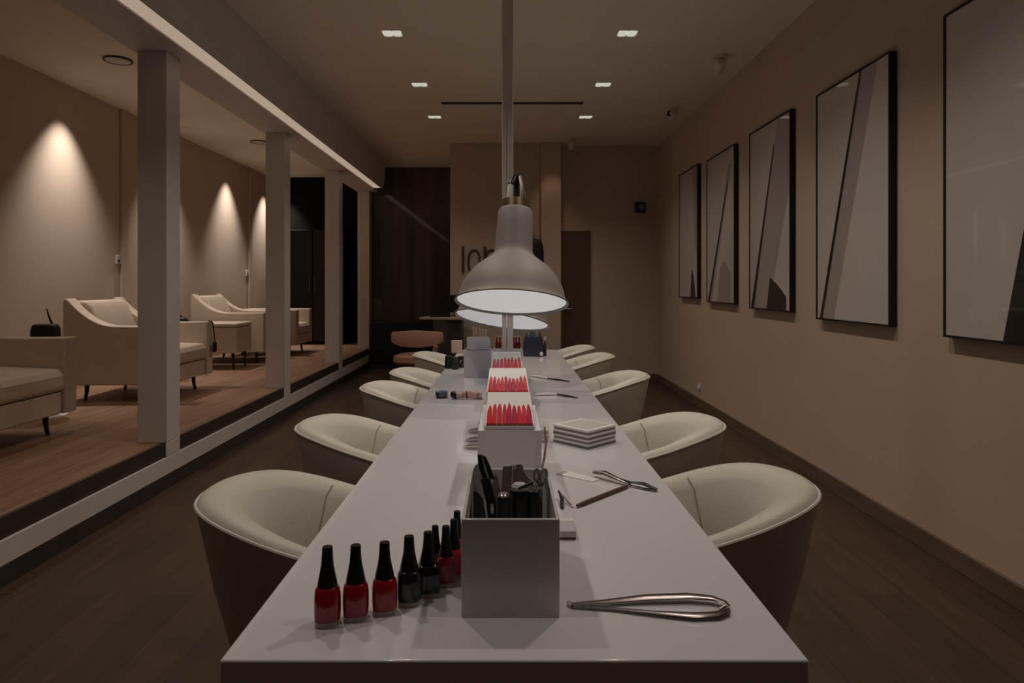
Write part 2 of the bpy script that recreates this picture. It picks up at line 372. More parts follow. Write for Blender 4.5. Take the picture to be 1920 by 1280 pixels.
# black coat hanging on back wall, right of lamp neck
c = P(1001, 438, 8.98)
t = thing('hanging_coat', 'black coat hanging on the back wall just right of the lamp neck', 'coat', (c.x, 9.05, 1.5))
mb = MB()
ringz = [(-.04, .075, .035), (.02, .11, .05), (.12, .13, .06), (.25, .125, .055), (.36, .115, .05), (.42, .09, .04), (.45, .03, .02)]
n = 24; vs = []; fs = []
for z, rx, ry in ringz:
    for k in range(n):
        a = 2 * PI * k / n; w = 1 + .12 * math.sin(5 * a + z * 9)
        vs.append((rx * w * math.cos(a), -.065 + ry * w * math.sin(a), z))
for i in range(len(ringz) - 1):
    for k in range(n): fs.append((i * n + k, i * n + (k + 1) % n, (i + 1) * n + (k + 1) % n, (i + 1) * n + k))
fs += [tuple(range(n)), tuple(range((len(ringz) - 1) * n, len(ringz) * n))]
mb.add(vs, fs).build('coat_body', M['black_matt'], t)
MB().tube([(0, 0, .47), (0, -.06, .47), (0, -.075, .52)], .008).build('hook', M['steel_dark'], t)

# ---------------------------------------------------------------- the long table
t = thing('manicure_table', 'long white glossy manicure table down the middle of the room', 'table', (0, 3.4, 0))
Y0 = (CZ - TZ) * F / (1238 - VY); Y1 = 5.95
xl0 = (411 - VX) / F * Y0; xr0 = (1518 - VX) / F * Y0
xl1 = -.415; xr1 = .457
top = [(xl0, Y0 - 3.4), (xr0, Y0 - 3.4), (xr1, Y1 - 3.4), (xl1, Y1 - 3.4)]
MB().prism([(x, y, TZ - .06) for x, y in top], (0, 0, .06)).build('tabletop', M['table'], t, bevel=.003)
for yy in (-1.14, 1.32):
    MB().box(-.17, .17, yy - .04, yy + .04, 0, TZ - .06).build('leg', M['table'], t, bevel=.004)

# ---------------------------------------------------------------- tub chairs
def tub_chair():
    t = thing('tub_chair', 'x', 'chair', (0, 0, 0), 0, 'cream tub chairs along the table')
    hw, back, front, cx = .268, .36, .20, -.04      # local: faces +x, back at -x
    S = []
    for k in range(7): S.append((front - (front - cx) * k / 7, hw, 0., 1.))
    for k in range(29):
        a = PI / 2 + PI * k / 28
        c, sn = math.cos(a), math.sin(a)
        S.append((cx + (back + cx) * math.copysign(abs(c) ** .92, c), hw * math.copysign(abs(sn) ** .92, sn), c * (back + cx) / hw, sn))
    for k in range(1, 8): S.append((cx + (front - cx) * k / 7, -hw, 0., -1.))
    pos = [Vector((a, b)) for a, b, _, _ in S]
    N = len(pos); nor = []
    for i in range(N):
        d = (pos[min(i + 1, N - 1)] - pos[max(i - 1, 0)]).normalized(); nor.append(Vector((d.y, -d.x)) * -1)   # inward guess
    for i in range(N):
        if nor[i].dot(Vector((.02, 0)) - pos[i]) < 0: nor[i] = -nor[i]
    def back_w(x):           # 0 on the arms' fronts, 1 at the back
        u = min(1, max(0, (front - x) / (front + back))); return u * u * (3 - 2 * u)
    shell, lining, pipe = MB(), MB(), []
    sv, lv = [], []
    ns = nl = 0
    for p, nn in zip(pos, nor):
        bw = back_w(p.x); hgt = .668 + .112 * bw
        def q(off, z): return (p.x + nn.x * off, p.y + nn.y * off, z)
        tp = [(.165, .035), (.14, .15), (.105, .30), (.07, .44), (.04, .56), (.015, hgt - .09), (.004, hgt - .04), (.0, hgt - .012)]
        w = .050 + .06 * bw
        lp = [(.0, hgt - .012), (.008, hgt + .002), (.03, hgt + .008), (w * .7, hgt - .002), (w, hgt - .03), (w + .018 + .02 * bw, hgt - .11), (w + .028 + .04 * bw, .56), (w + .03 + .05 * bw, .44)]
        sv += [q(*a) for a in tp]; lv += [q(*a) for a in lp]; ns, nl = len(tp), len(lp)
        pipe.append(Vector(q(-.001, hgt - .010)))
    def grid(n, m): return [(i * m + j, (i + 1) * m + j, (i + 1) * m + j + 1, i * m + j + 1) for i in range(n - 1) for j in range(m - 1)]
    shell.add(sv, grid(N, ns))
    shell.add([sv[i * ns] for i in range(N)], [tuple(range(N))])
    # closing panel across the front of the body
    fw = []
    a, b = sv[0:ns], sv[(N - 1) * ns:N * ns]
    k44 = 4
    fw = [*a[:k44], *b[:k44]]
    shell.add(fw, [(i, i + 1, k44 + i + 1, k44 + i) for i in range(k44 - 1)])
    for e in (0, N - 1):         # ends of the two arms
        cap = sv[e * ns + 3:(e + 1) * ns] + lv[e * nl:(e + 1) * nl]
        shell.add(cap, [tuple(range(len(cap)))])
    sh = shell.build('shell', M['leather_shell'], t, angle=50)
    li = lining.add(lv, grid(N, nl)).build('back_cushion', M['leather'], t, angle=60)
    MB().tube(pipe, .0045, 6).build('piping', M['piping'], t)
    # seams on the inside of the two arms
    for e in (8, N - 9):
        st = 1 if e < N / 2 else -1
        pts = []
        for j in range(3, nl):
            f = .45 * (j - 3); k = int(f); g = f - k
            pts.append(Vector(lv[(e + st * k) * nl + j]) * (1 - g) + Vector(lv[(e + st * (k + 1)) * nl + j]) * g + Vector((0, 0, .0008)))
        MB().tube(pts, .0022, 6).build('seam', M['seam'], t)
    # seat cushion: rounded D
    seat = []
    for p, nn in zip(pos, nor):
        bw = back_w(p.x); off = .088 + .095 * bw
        seat.append((p.x + nn.x * off, p.y + nn.y * off))
    cxm = sum(a for a, _ in seat) / N
    rings = [(1., .36), (1., .445), (.97, .468), (.9, .482), (.6, .49)]
    vs = [((a - cxm) * f + cxm, b * f, z) for f, z in rings for a, b in seat]
    fs = [(r * N + i, r * N + (i + 1) % N, (r + 1) * N + (i + 1) % N, (r + 1) * N + i) for r in range(len(rings) - 1) for i in range(N)]
    fs += [tuple(range((len(rings) - 1) * N, len(rings) * N)), tuple(range(N))]
    MB().add(vs, fs).build('seat', M['leather'], t, angle=50)
    MB().lathe([(.14, 0), (.15, .01), (.15, .034), (.14, .04)], 36, mtx=Matrix.Translation((-.03, 0, 0))).build('plinth', M['black_matt'], t)
    return t
CH = [ # side, distance, |x| of the back, label
    (-1, 1.78, .80, 'cream tub chair on the left of the table, nearest, behind the red polish bottles'),
    (-1, 2.64, .82, 'cream tub chair on the left of the table, second from the front'),
    (-1, 3.62, .785, 'cream tub chair on the left of the table, third, level with the patterned brush'),
    (-1, 4.24, .735, 'cream tub chair on the left of the table, fourth from the front'),
    (-1, 5.30, .74, 'cream tub chair on the left of the table, farthest, beside the black jars'),
    (1, 1.86, .845, 'cream tub chair on the right of the table, nearest, beside the silver tweezers'),
    (1, 2.68, .865, 'cream tub chair on the right of the table, second, behind the stack of boards'),
    (1, 4.08, .87, 'cream tub chair on the right of the table, third, level with the two slim files'),
    (1, 5.20, .84, 'cream tub chair on the right of the table, fourth from the front'),
    (1, 5.90, .78, 'cream tub chair on the right of the table, farthest, in front of the brown door')]
proto = tub_chair()
for i, (s, y, ax, lab) in enumerate(CH):
    o = proto if i == 0 else copy_tree(proto)
    o.location = (s * (ax - .36), y, 0); o.rotation_euler = (0, 0, 0 if s < 0 else PI); o['label'] = lab

# ---------------------------------------------------------------- the pole and its two lamps
YP = 3.66
t = thing('lamp_pole', 'tall slim white pole rising from the table to the ceiling', 'pole', (0, YP, TZ))
MB().box(-.030, -.006, -.03, .03, .012, CEIL - TZ).build('pole_profile', M['pole'], t, bevel=.003)
MB().box(-.004, .030, -.03, .03, .012, CEIL - TZ).build('pole_profile', M['pole'], t, bevel=.003)
MB().box(-.07, .07, -.07, .07, 0, .012).build('base', M['shade'], t, bevel=.004)
t.location.x = .008
def task_lamp(loc, tilt, roll, label, diff, power, cable):
    t = thing('task_lamp', label, 'lamp', loc)
    t.rotation_euler = (-tilt, roll, 0)      # local +z is the shade's axis, pointing up
    R = .284
    outer = [(R, 0), (R + .003, .006), (R - .006, .014), (.268, .03), (.262, .06), (.247, .10), (.220, .145), (.180, .19), (.140, .222), (.112, .245), (.099, .265), (.096, .29), (.092, .40), (.089, .485), (.083, .497), (.07, .50)]
    inner = [(r - .006, z) for r, z in outer[2:9]]
    MB().lathe(inner[::-1] + outer, 72).build('shade', M['shade'], t, angle=60)
    d = MB().lathe([(.273, .011), (.2, .009), (0, .008)], 72).build('diffuser', M[diff], t)
    MB().lathe([(.074, .50), (.074, .545), (.06, .55)], 36).build('collar', M['brass'], t)
    return t
lamp = task_lamp((.027, 3.34, 1.229), math.radians(14.4), math.radians(2.5), 'large white bell lamp shade with bright disc, in front of the pole', 'diff', 5.5, True)
# cable loops and clamp arm on the front lamp
mb = MB(); mb.tube([(-.035, .0, .55), (-.032, -.01, .62), (-.012, .0, .675), (.006, .02, .69)], .016, 10); mb.build('cable', M['white_rubber'], lamp)
MB().tube([(-.028, -.01, .635), (-.01, -.004, .680), (.012, .01, .693), (.02, .02, .67)], .019, 10).build('cable_sleeve', M['black'], lamp)
MB().tube([(.005, .0, .55), (.0, .02, .62), (.012, .03, .69)], .014, 8).build('cable', M['black'], lamp)
MB().tube([(.03, -.01, .55), (.028, -.01, .63), (.018, .0, .685)], .013, 8).build('spring', M['steel'], lamp)
MB().tube([(.05, .02, .55), (.045, .05, .60), (.035, .09, .66)], .008, 8).build('cable', M['black'], lamp)
MB().box(-.03, .03, .05, .17, .515, .535).build('clamp_arm', M['brass'], lamp, bevel=.003)
lamp2 = task_lamp((-.025, 3.97, 1.108), math.radians(13.5), math.radians(8.5), 'white lamp shade tilted behind and below the front lamp', 'diff2', 3.0, False)

# ---------------------------------------------------------------- open-topped boxes
def open_box(name, label, cat, x0, x1, y0, y1, h, m, th=.005, z=TZ, part='box_body'):
    t = thing(name, label, cat, ((x0 + x1) / 2, (y0 + y1) / 2, z))
    a, b = (x1 - x0) / 2, (y1 - y0) / 2
    mb = MB().box(-a, a, -b, -b + th, 0, h).box(-a, a, b - th, b, 0, h).box(-a, -a + th, -b + th, b - th, 0, h).box(a - th, a, -b + th, b - th, 0, h).box(-a + th, a - th, -b + th, b - th, 0, th)
    mb.build(part, m, t, bevel=.0015)
    return t
BX0, BX1, BY0, BY1 = -.0775, .0925, 1.15, 1.47
open_box('tool_box', 'white open box full of black and silver manicure tools at the front', 'box', BX0, BX1, BY0, BY1, .170, M['white_acrylic'], .006)
def plate(px, Y, th=.004):          # photo outline at distance Y, given a thickness
    return [P(x, y, Y) for x, y in px], Vector((0, th, 0))
def local_thing(name, label, cat, base, group=None): return thing(name, label, cat, base, 0, group)
def shape(t, name, px, Y, th, m, bevel=.0008, **k):
    pts, v = plate(px, Y, th); o = Vector(t.location)
    return MB().prism([p - o for p in pts], v).build(name, m, t, bevel=bevel, **k)
zb = TZ + .0062
def base_at(px, Y): return (((px - VX) / F * Y), Y, zb)
def down(Y): return VY + (CZ - zb) * F / Y    # photo row of the box bottom at Y
# tall nippers, two black handles with steel edges
Y = 1.36; t = local_thing('cuticle_nippers', 'tall pair of black nippers with silver edges leaning at the left of the tool box', 'nippers', base_at(905, Y))
shape(t, 'handle', [(895, 853), (901, 853), (916, 897), (906, 900), (898, 878)], Y, .010, M['black'])
shape(t, 'handle', [(904, 854), (911, 858), (921, 880), (928, 900), (918, 897)], Y + .001, .010, M['black'])
shape(t, 'handle_edge', [(901, 852), (904, 853), (918, 897), (914, 898)], Y - .002, .012, M['steel'])
shape(t, 'body', [(901, 898), (918, 896), (935, 962), (938, down(Y)), (925, down(Y)), (912, 945)], Y - .001, .012, M['black'])
shape(t, 'clip', [(919, 944), (924, 944), (927, 956), (925, 964), (920, 962)], Y - .006, .004, M['steel'])
Y = 1.23; t = local_thing('nail_file', 'black pointed file at the front left of the tool box', 'file', base_at(896, Y))
shape(t, 'blade', [(885, 925), (889, 919), (897, 925), (905, 935), (911, 972), (913, down(Y)), (882, down(Y)), (880, 972)], Y, .004, M['black'])
shape(t, 'edge', [(883.5, 926), (886, 921), (888, 921), (888, down(Y)), (886, down(Y))], Y - .001, .0008, M['steel_dark'])
Y = 1.42; t = local_thing('emery_board', 'grey rounded board at the back left corner of the tool box', 'board', base_at(884, Y))
shape(t, 'board', [(897, 868), (890, 874), (886, 884), (887, 930), (889, down(Y)), (912, down(Y)), (908, 930), (903, 880)], Y, .005, M['grey_card'])
Y = 1.405; t = local_thing('emery_board', 'slim dark grey nail file standing beside the tall nippers', 'board', base_at(930, Y))
shape(t, 'board', [(929, 886), (934, 896), (939, 925), (942, down(Y)), (926, down(Y)), (922, 910)], Y, .004, M['grey_dark'])
Y = 1.40; t = local_thing('emery_board', 'upright rectangular slate board in the middle of the tool box', 'board', base_at(950, Y))
shape(t, 'board', [(943, 874), (959, 873), (960, down(Y)), (937, down(Y)), (939, 920)], Y, .006, M['grey_dark'])
shape(t, 'edge', [(958.3, 872), (960, 872), (960, 895), (958.3, 895)], Y - .001, .0009, M['steel'])
Y = 1.41; t = local_thing('emery_board', 'wide slate board with a white tab and curved side in the tool box', 'board', base_at(980, Y))
shape(t, 'board', [(961, 871), (979, 870), (983, 885), (990, 894), (1000, 902), (1004, 925), (1000, down(Y)), (961, down(Y))], Y, .006, M['grey_dark'])
shape(t, 'tab', [(963, 872), (968, 872), (968, 881), (963, 881)], Y - .0015, .0014, M['white_card'])
def jar(px, pt, Y, r, label, capm, hcap=.012):
    X = (px - VX) / F * Y; ztop = CZ + (VY - pt) / F * Y; h = ztop - zb
    t = thing('tool_jar', label, 'jar', (X, Y, zb))
    MB().lathe([(r * .96, 0), (r, .004), (r, h - hcap - .004), (r * .9, h - hcap)], 32).build('jar_body', M['black'], t)
    MB().lathe([(r * .8, h - hcap), (r * .82, h - hcap * .4), (r * .6, h)], 32).build('jar_lid', capm, t)
jar(944, 924, 1.26, .0135, 'small black bottle with a silver cap in the tool box', M['steel'], .006)
jar(974, 906, 1.29, .019, 'black bottle with a rounded grey top in the centre of the tool box', M['lilac'], .012)
jar(1001, 918, 1.29, .0125, 'black cylinder under the scissors in the tool box', M['black'], .004)
# scissors with ring handles
Y = 1.335; t = local_thing('scissors', 'dark scissors with two ring handles upright at the right of the tool box', 'scissors', base_at(1010, Y))
def ring_px(cx, cy, rx, ry, rot, Y, n=28):
    out = []
    for k in range(n):
        a = 2 * PI * k / n; u, v = rx * math.cos(a), ry * math.sin(a)
        out.append(P(cx + u * math.cos(rot) - v * math.sin(rot), cy + u * math.sin(rot) + v * math.cos(rot), Y) - Vector(t.location))
    return out
MB().tube(ring_px(1006, 890, 4.5, 11, .05, Y), .0024, 8, closed=True).build('ring_handle', M['grey_dark'], t)
MB().tube(ring_px(1019, 892, 6, 13, .2, Y + .006), .0024, 8, closed=True).build('ring_handle', M['grey_dark'], t)
lo = Vector(t.location)
MB().tube([P(1007, 901, Y) - lo, P(1012, 918, Y) - lo, P(1018, 965, Y) - lo, P(1019, down(Y), Y) - lo], [.003, .004, .004, .002], 8).build('blade', M['steel_dark'], t)
MB().tube([P(1017, 904, Y + .006) - lo, P(1011, 920, Y + .006) - lo, P(1014, 965, Y + .006) - lo, P(1014, down(Y + .006), Y + .006) - lo], [.003, .004, .004, .002], 8).build('blade', M['steel_dark'], t)
MB().lathe([(.006, 0), (.006, .006), (.003, .008)], 20, mtx=Matrix.Translation(P(1010, 911, Y - .008) - lo) @ Matrix.Rotation(PI / 2, 4, 'X')).build('pivot', M['steel'], t)
Y = 1.272; t = local_thing('nail_clipper', 'clipper with a bright steel lever lying across the black bottles in the tool box', 'clipper', P(985, 914, Y)); lo = Vector(t.location)
MB().tube([P(972, 916, Y) - lo, P(985, 911, Y) - lo, P(1000, 904, Y) - lo], [.002, .0035, .003], 8).build('handle', M['black'], t)
MB().tube([P(973, 918, Y) - lo, P(984, 914, Y) - lo, P(997, 909, Y) - lo], .0011, 8).build('lever', M['steel'], t)
MB().tube([P(988, 914, Y) - lo, P(993, 919, Y) - lo, P(1000, 916, Y) - lo, P(1005, 905, Y) - lo, P(1009, 916, Y) - lo, P(1004, 921, Y) - lo], .0022, 8).build('jaw', M['steel'], t)
Y = 1.30; t = local_thing('cuticle_pusher', 'flat bright steel pusher against the right side of the tool box', 'pusher', base_at(1025, Y))
shape(t, 'blade', [(1016, 912), (1021, 906), (1025, 915), (1026, down(Y)), (1017, down(Y))], Y, .003, M['steel'])
Y = 1.33; t = local_thing('cuticle_pusher', 'dark curved steel pusher in the right back corner of the tool box', 'pusher', base_at(1025, Y))
shape(t, 'blade', [(1021, 895), (1026, 893), (1030, 920), (1033, down(Y)), (1025, down(Y)), (1024, 920)], Y, .003, M['steel_dark'])

# ---------------------------------------------------------------- nail colour displays, a row down the middle
def display(px0, px1, Yn, zt, Yf, zf, ntips, seed, label, strip=False, red='red', body_w=None):
    x0 = (px0 - VX) / F * Yn; x1 = (px1 - VX) / F * Yn; w = x1 - x0; cx = (x0 + x1) / 2
    t = thing('nail_colour_display', label, 'display', (cx, Yn, TZ), 0, 'nail colour displays')
    dl = Yf - Yn
    bw = w if body_w is None else body_w
    hb = zt - TZ
    MB().box(-bw / 2, bw / 2, -.008, dl + .03, 0, hb - .012).build('display_box', M['white_acrylic'], t, bevel=.002)
    # sloping board
    ang = math.atan2(zf - zt, dl); R = Matrix.Translation((0, 0, hb)) @ Matrix.Rotation(ang, 4, 'X')
    ln = math.hypot(dl, zf - zt)
    wn = (x1 - x0) / 2; wf = wn
    MB().box(-wn, wn, -.005, ln, -.012, 0, mtx=R).build('board', M['white_card'], t, bevel=.002)
    rnd = random.Random(seed)
    pitch = (2 * wn - .01) / ntips
    for k in range(ntips):
        c = -wn + .005 + pitch * (k + .5); hw = pitch * .475
        l0 = .006; l1 = ln * rnd.uniform(.50, .62)
        pts = []
        for u, ww in ((0, 1.), (.45, .98), (.7, .86), (.85, .66), (.95, .38), (1., .12)):
            pts.append((c + hw * ww * rnd.uniform(.9, 1.), l0 + (l1 - l0) * u))
        left = [(2 * c - x + rnd.uniform(-.15, .15) * hw, y) for x, y in pts][::-1]
        poly = [R @ Vector((x, y, .0008)) for x, y in pts + left]
        up = R.to_3x3() @ Vector((0, 0, .0025))
        MB().prism(poly, up).build('nail_tip', M[red if rnd.random() < .65 else 'crimson'], t)
        if strip: MB().prism([R @ Vector((c + s * hw, yy, .0005)) for s, yy in ((-1, -.004), (1, -.004), (1, .003), (-1, .003))], up).build('nail_tip_base', M['dark_red'], t)
    if not strip:
        MB().box(-wn + .004, wn - .004, -.001, .007, .0004, .0022, mtx=R).build('lower_rail', M[red], t)
    return t
dA = display(908, 1003, 1.80, TZ + .196, 2.14, TZ + .230, 9, 3, 'nearest and largest nail colour display, red tips with white stems', True, body_w=.172)
display(912, 993, 2.36, TZ + .196, 2.79, TZ + .228, 10, 5, 'second nail colour display from the front, ten red tips on a white board')
display(920, 981, 2.99, TZ + .196, 3.50, TZ + .226, 8, 8, 'third nail colour display, short red tips, just in front of the pole')
# fourth: standing dark-red swatches
w = .17; t = thing('swatch_stand', 'white stand with upright dark red swatches and beige rims behind the pole', 'stand', (.0, 3.93, TZ))
MB().box(-.075, .095, 0, .10, 0, .20).build('display_box', M['white_acrylic'], t, bevel=.002)
for k, xx in enumerate((-.055, -.037, -.017, .006, .024, .044, .060, .077)):
    hh = .072 + .006 * ((k * 3) % 3)
    pr = [(xx - .0085, .03, .20), (xx + .0085, .03, .20)] + [(xx + .0085 * math.cos(a), .03, .20 + hh - .0085 + .0085 * math.sin(a)) for a in [PI * j / 8 for j in range(9)]]
    s = MB().prism(pr, (0, .004, 0)).build('swatch', M['dark_red'], t)
    rim = [Vector((xx - .0075, .028, .235))] + [Vector((xx + .0075 * math.cos(PI - a), .028, .20 + hh - .008 + .0075 * math.sin(a))) for a in [PI * j / 8 for j in range(9)]] + [Vector((xx + .0075, .028, .235))]
    MB().tube(rim, .0022, 6).build('swatch_rim', M['beige'], s)

# clear pink strip hanging by the nearest display
Y = 1.76; t = thing('pink_strip', 'thin pinkish strip curling down the right side of the nearest display', 'strip', P(1020, 880, Y))
lo = Vector(t.location)
pts = [P(1021, 800, 1.78), P(1024, 828, 1.77), P(1021, 856, 1.765), P(1015, 885, 1.76), T(1017, 942)]
pts[-1] = Vector((.093, 1.75, TZ + .003))
MB().tube([p - lo for p in pts], .0035, 8, flat=.4).build('strip', M['printed'], t)

# ---------------------------------------------------------------- things on the table
# lilac box with a card and brushes
bx = open_box('card_box', 'lilac grey box left of the displays with a card and sticks inside', 'box', -.262, -.094, 4.14, 4.30, .168, M['lilac'], .004)
t = thing('folded_card', 'pale lilac rounded card standing up in the grey box', 'card', (-.176, 4.19, TZ + .005))
pr = [(-.070, 0, 0), (.074, 0, 0), (.074, 0, .225), (.070, 0, .238), (.058, 0, .245), (-.070, 0, .245)]
MB().prism(pr, (0, .006, 0)).build('card', M['lilac_pale'], t, bevel=.001)
MB().tube([(-.06, -.003, .171), (-.02, -.012, .166), (.03, -.010, .170), (.06, -.003, .168)], .004, 8).build('fold', M['lilac_pale'], t)
for k, (px, pt) in enumerate(((888, 613), (893, 616), (900, 617), (905, 619), (911, 620))):
    X = (px - VX) / F * 4.25; zt = CZ + (VY - pt) / F * 4.25
    t = thing('wooden_stick', 'thin wooden stick standing in the lilac grey box behind the card', 'stick', (X + .006, 4.25, TZ + .005), 0, 'sticks in the lilac box')
    MB().tube([(0, 0, 0), (-.004, 0, (zt - TZ) * .6), (-.007, 0, zt - TZ - .006)], [.003, .003, .0035], 8).build('shaft', M['beige'], t)
    MB().lathe([(.0035, 0), (.005, .006), (.002, .012)], 10, mtx=Matrix.Translation((-.007, 0, zt - TZ - .008))).build('stick_end', M['beige'], t)
# black jars at far left
for k, (px, py, r, lab) in enumerate(((841, 690, .026, 'black lidded jar at the left table edge, leftmost of three'), (853, 692, .024, 'black lidded jar, middle of three at the left table edge'), (864, 689, .022, 'black lidded jar, rightmost of three, next to the lilac box'))):
    b = T(px, py); h = .088 - .004 * k
    t = thing('black_jar', lab, 'jar', b, 0, 'black jars')
    MB().lathe([(r * .95, 0), (r, .004), (r, h * .62), (r * .8, h * .68)], 32).build('jar_body', M['black'], t)
    MB().lathe([(r * .92, h * .68), (r * .98, h * .72), (r * .95, h * .95), (r * .8, h)], 32).build('jar_lid', M['black_cap'], t)
    if k == 2: MB().tube([(-.006, -r - .001, .03), (-.002, -r - .003, .045), (.004, -r - .001, .055)], .003, 8).build('clip', M['steel'], t)
# beige box at far end
b = T(856, 662); t = thing('beige_box', 'small beige paper box standing at the far left end of the table', 'box', b)
MB().box(-.044, .044, 0, .06, 0, .10).build('carton', M['beige'], t, bevel=.002)
MB().box(-.044, .044, -.001, .061, .10, .106).build('lid', M['beige'], t, bevel=.002)
# navy bag
b = T(1000, 667); t = thing('cosmetics_bag', 'dark navy bag of bottles at the far right end of the table', 'bag', b)
vs = []; fs = []; n = 28; rr = [(0, .080, .05), (.02, .084, .055), (.10, .080, .05), (.15, .07, .045), (.185, .05, .03), (.195, .03, .015)]
for z, rx, ry in rr:
    for k in range(n):
        a = 2 * PI * k / n; c, sn = math.cos(a), math.sin(a); q = (abs(c) ** 4 + abs(sn) ** 4) ** -.25
        vs.append((rx * c * q * (1 + .03 * math.sin(7 * a)), ry * sn * q, z))
for i in range(len(rr) - 1):
    for k in range(n): fs.append((i * n + k, i * n + (k + 1) % n, (i + 1) * n + (k + 1) % n, (i + 1) * n + k))
fs += [tuple(range(n))[::-1], tuple(range((len(rr) - 1) * n, len(rr) * n))]
MB().add(vs, fs).build('bag_body', M['navy'], t, angle=60)
MB().lathe([(.0, -.018), (.012, -.012), (.016, 0), (.012, .012), (0, .018)], 20, mtx=Matrix.Translation((.062, -.066, .022))).build('clasp', M['white_card'], t)
# upright pale brush beside bag
b = T(1013, 668); t = thing('hand_brush', 'slim navy bottle with pale neck beside the navy bag', 'bottle', (b.x + .04, b.y + .04, TZ))
MB().lathe([(.012, 0), (.013, .004), (.013, .085), (.006, .1), (.006, .125)], 20).build('bottle_body', M['navy'], t)
MB().lathe([(.008, .125), (.008, .15), (.005, .155)], 20).build('cap', M['lilac'], t)

# slim files on the right
def slim_file(a, b, c, label, tz=TZ):
    A, B, Cc = T(*a), T(*b), T(*c); t = thing('cuticle_knife', label, 'knife', A); lo = A
    d = Vector((0, 0, .006))
    MB().tube([A - lo + d, (A + B) / 2 - lo + d + Vector((0, 0, .003)), B - lo + d], [.008, .010, .008], 10, flat=.7).build('handle', M['white_card'], t)
    MB().tube([A - lo + d + Vector((0, .005, .004)), (A + B) / 2 - lo + d + Vector((0, .005, .006)), B - lo + d + Vector((0, .002, .003))], .0025, 8).build('spine', M['steel_dark'], t)
    MB().tube([B - lo + d, (B + Cc) / 2 - lo + d, Cc - lo + Vector((0, 0, .004))], [.006, .008, .004], 10, flat=.6).build('blade', M['black'], t)
slim_file((997, 706), (1028, 711), (1068, 716), 'slim knife with white handle and black blade, farther of two on the right')
slim_file((1004, 742), (1044, 741), (1083, 747), 'slim knife with white handle and dark blade, nearer of two by the displays')
# patterned brush and blue cap
A = T(905, 750); B = T(845, 748); t = thing('patterned_brush', 'pink patterned roll with a dark end lying left of the displays', 'roll', (B.x, B.y, TZ + .022))
ln = A.x - B.x
MB().tube([(.03, 0, 0), (ln * .45, 0, .001), (ln - .005, 0, 0)], [.019, .016, .021], 14).build('wrap', M['printed'], t)
MB().tube([(0, 0, 0), (.012, 0, 0), (.03, 0, 0)], [.012, .019, .020], 14).build('end_cap', M['black'], t)
MB().tube([(ln * .48, 0, 0), (ln * .52, 0, 0)], [.0195, .0195], 14).build('band', M['dark_red'], t)
A = T(838, 747); B = T(817, 746); t = thing('blue_cap', 'small blue grey bottle cap lying on its side at the left', 'cap', (B.x, B.y, TZ + .02))
MB().tube([(0, 0, 0), (.006, 0, 0), (.018, 0, 0)], [.012, .019, .02], 14).build('cap_end', M['black'], t)
MB().tube([(.018, 0, 0), (.055, 0, 0), (.06, 0, 0)], [.02, .019, .015], 14).build('cap_body', M['navy_blue'], t)
# leaf-like dark nippers poking out on the left of the nearest display
for k, (x0, y0, x1, y1, lab) in enumerate(((906, 797, 896, 798, 'short dark clipper tip, farthest of four left of the nearest display'), (906, 812, 876, 811, 'leaf shaped dark steel tip, second farthest of four left of the display'), (906, 829, 871, 826, 'leaf shaped dark steel tip, third of four left of the display'), (906, 842, 868, 841, 'leaf shaped dark steel tip, nearest of four left of the display'))):
    A, B = T(x0, y0), T(x1, y1); t = thing('nail_clipper', lab, 'clipper', (A.x, A.y, TZ), 0, 'clippers left of the display')
    L = B.x - A.x
    vs, r = [], []
    MB().tube([(.0, 0, .006), (L * .35, 0, .008), (L * .7, .0, .007), (L, -.002, .005)], [.010, .013, .010, .001], 12, flat=.5).build('lower_blade', M['grey_dark'], t)
    MB().tube([(.0, .010, .012), (L * .4, .012, .016), (L * .75, .012, .012), (L * .95, .008, .008)], [.006, .008, .005, .001], 10, flat=.6).build('upper_blade', M['grey_dark'], t)

# stack of boards (towels/booklets), rotated
nr = T(1103, 843); rt = T(1155, 829); lf = T(1030, 831)
ex = (rt - nr); ex.z = 0; wx = ex.length; ex.normalize()
ey = Vector((-ex.y, ex.x, 0)); dl = .165
mats = ['grey_card', 'white_card', 'mauve_card', 'white_card']; hz = [.017, .015, .017, .016]
z = TZ
labs = ['grey board at the bottom of the striped stack on the right', 'white board second from the bottom of the striped stack', 'mauve grey board second from the top of the striped stack', 'white topped board on top of the striped stack']
for k in range(4):
    t = thing('buffer_board', labs[k], 'board', (nr.x, nr.y, z), math.atan2(ex.y, ex.x), 'striped stack of boards')
    j = .002 * (k % 2)
    MB().box(j, wx - j, j, dl - j, 0, hz[k] * .52).build('board_core', M['stack_grey' if k % 2 == 0 else 'mauve_card'], t, bevel=.001)
    MB().box(0, wx, 0, dl, hz[k] * .52, hz[k] - .0002).build('board_cover', M['white_card'], t, bevel=.001)
    if k == 3: MB().box(.022, wx - .012, .022, dl - .014, hz[k] - .0004, hz[k] + .0006).build('top_panel', M['grey_card'], t)
    z += hz[k]
# second narrower pile to the left of it
p0 = lf; 
t = thing('buffer_board', 'short striped block of boards left of the main stack', 'board', (lf.x - .002, lf.y + .01, TZ), math.atan2(ex.y, ex.x) + .95, 'striped stack of boards')
for k in range(3):
    MB().box(0, .045, 0, .07, k * .016, k * .016 + .008).build('board_core', M['grey_card'], t, bevel=.001)
    MB().box(0, .045, 0, .07, k * .016 + .008, k * .016 + .0158).build('board_cover', M['white_card'], t, bevel=.001)

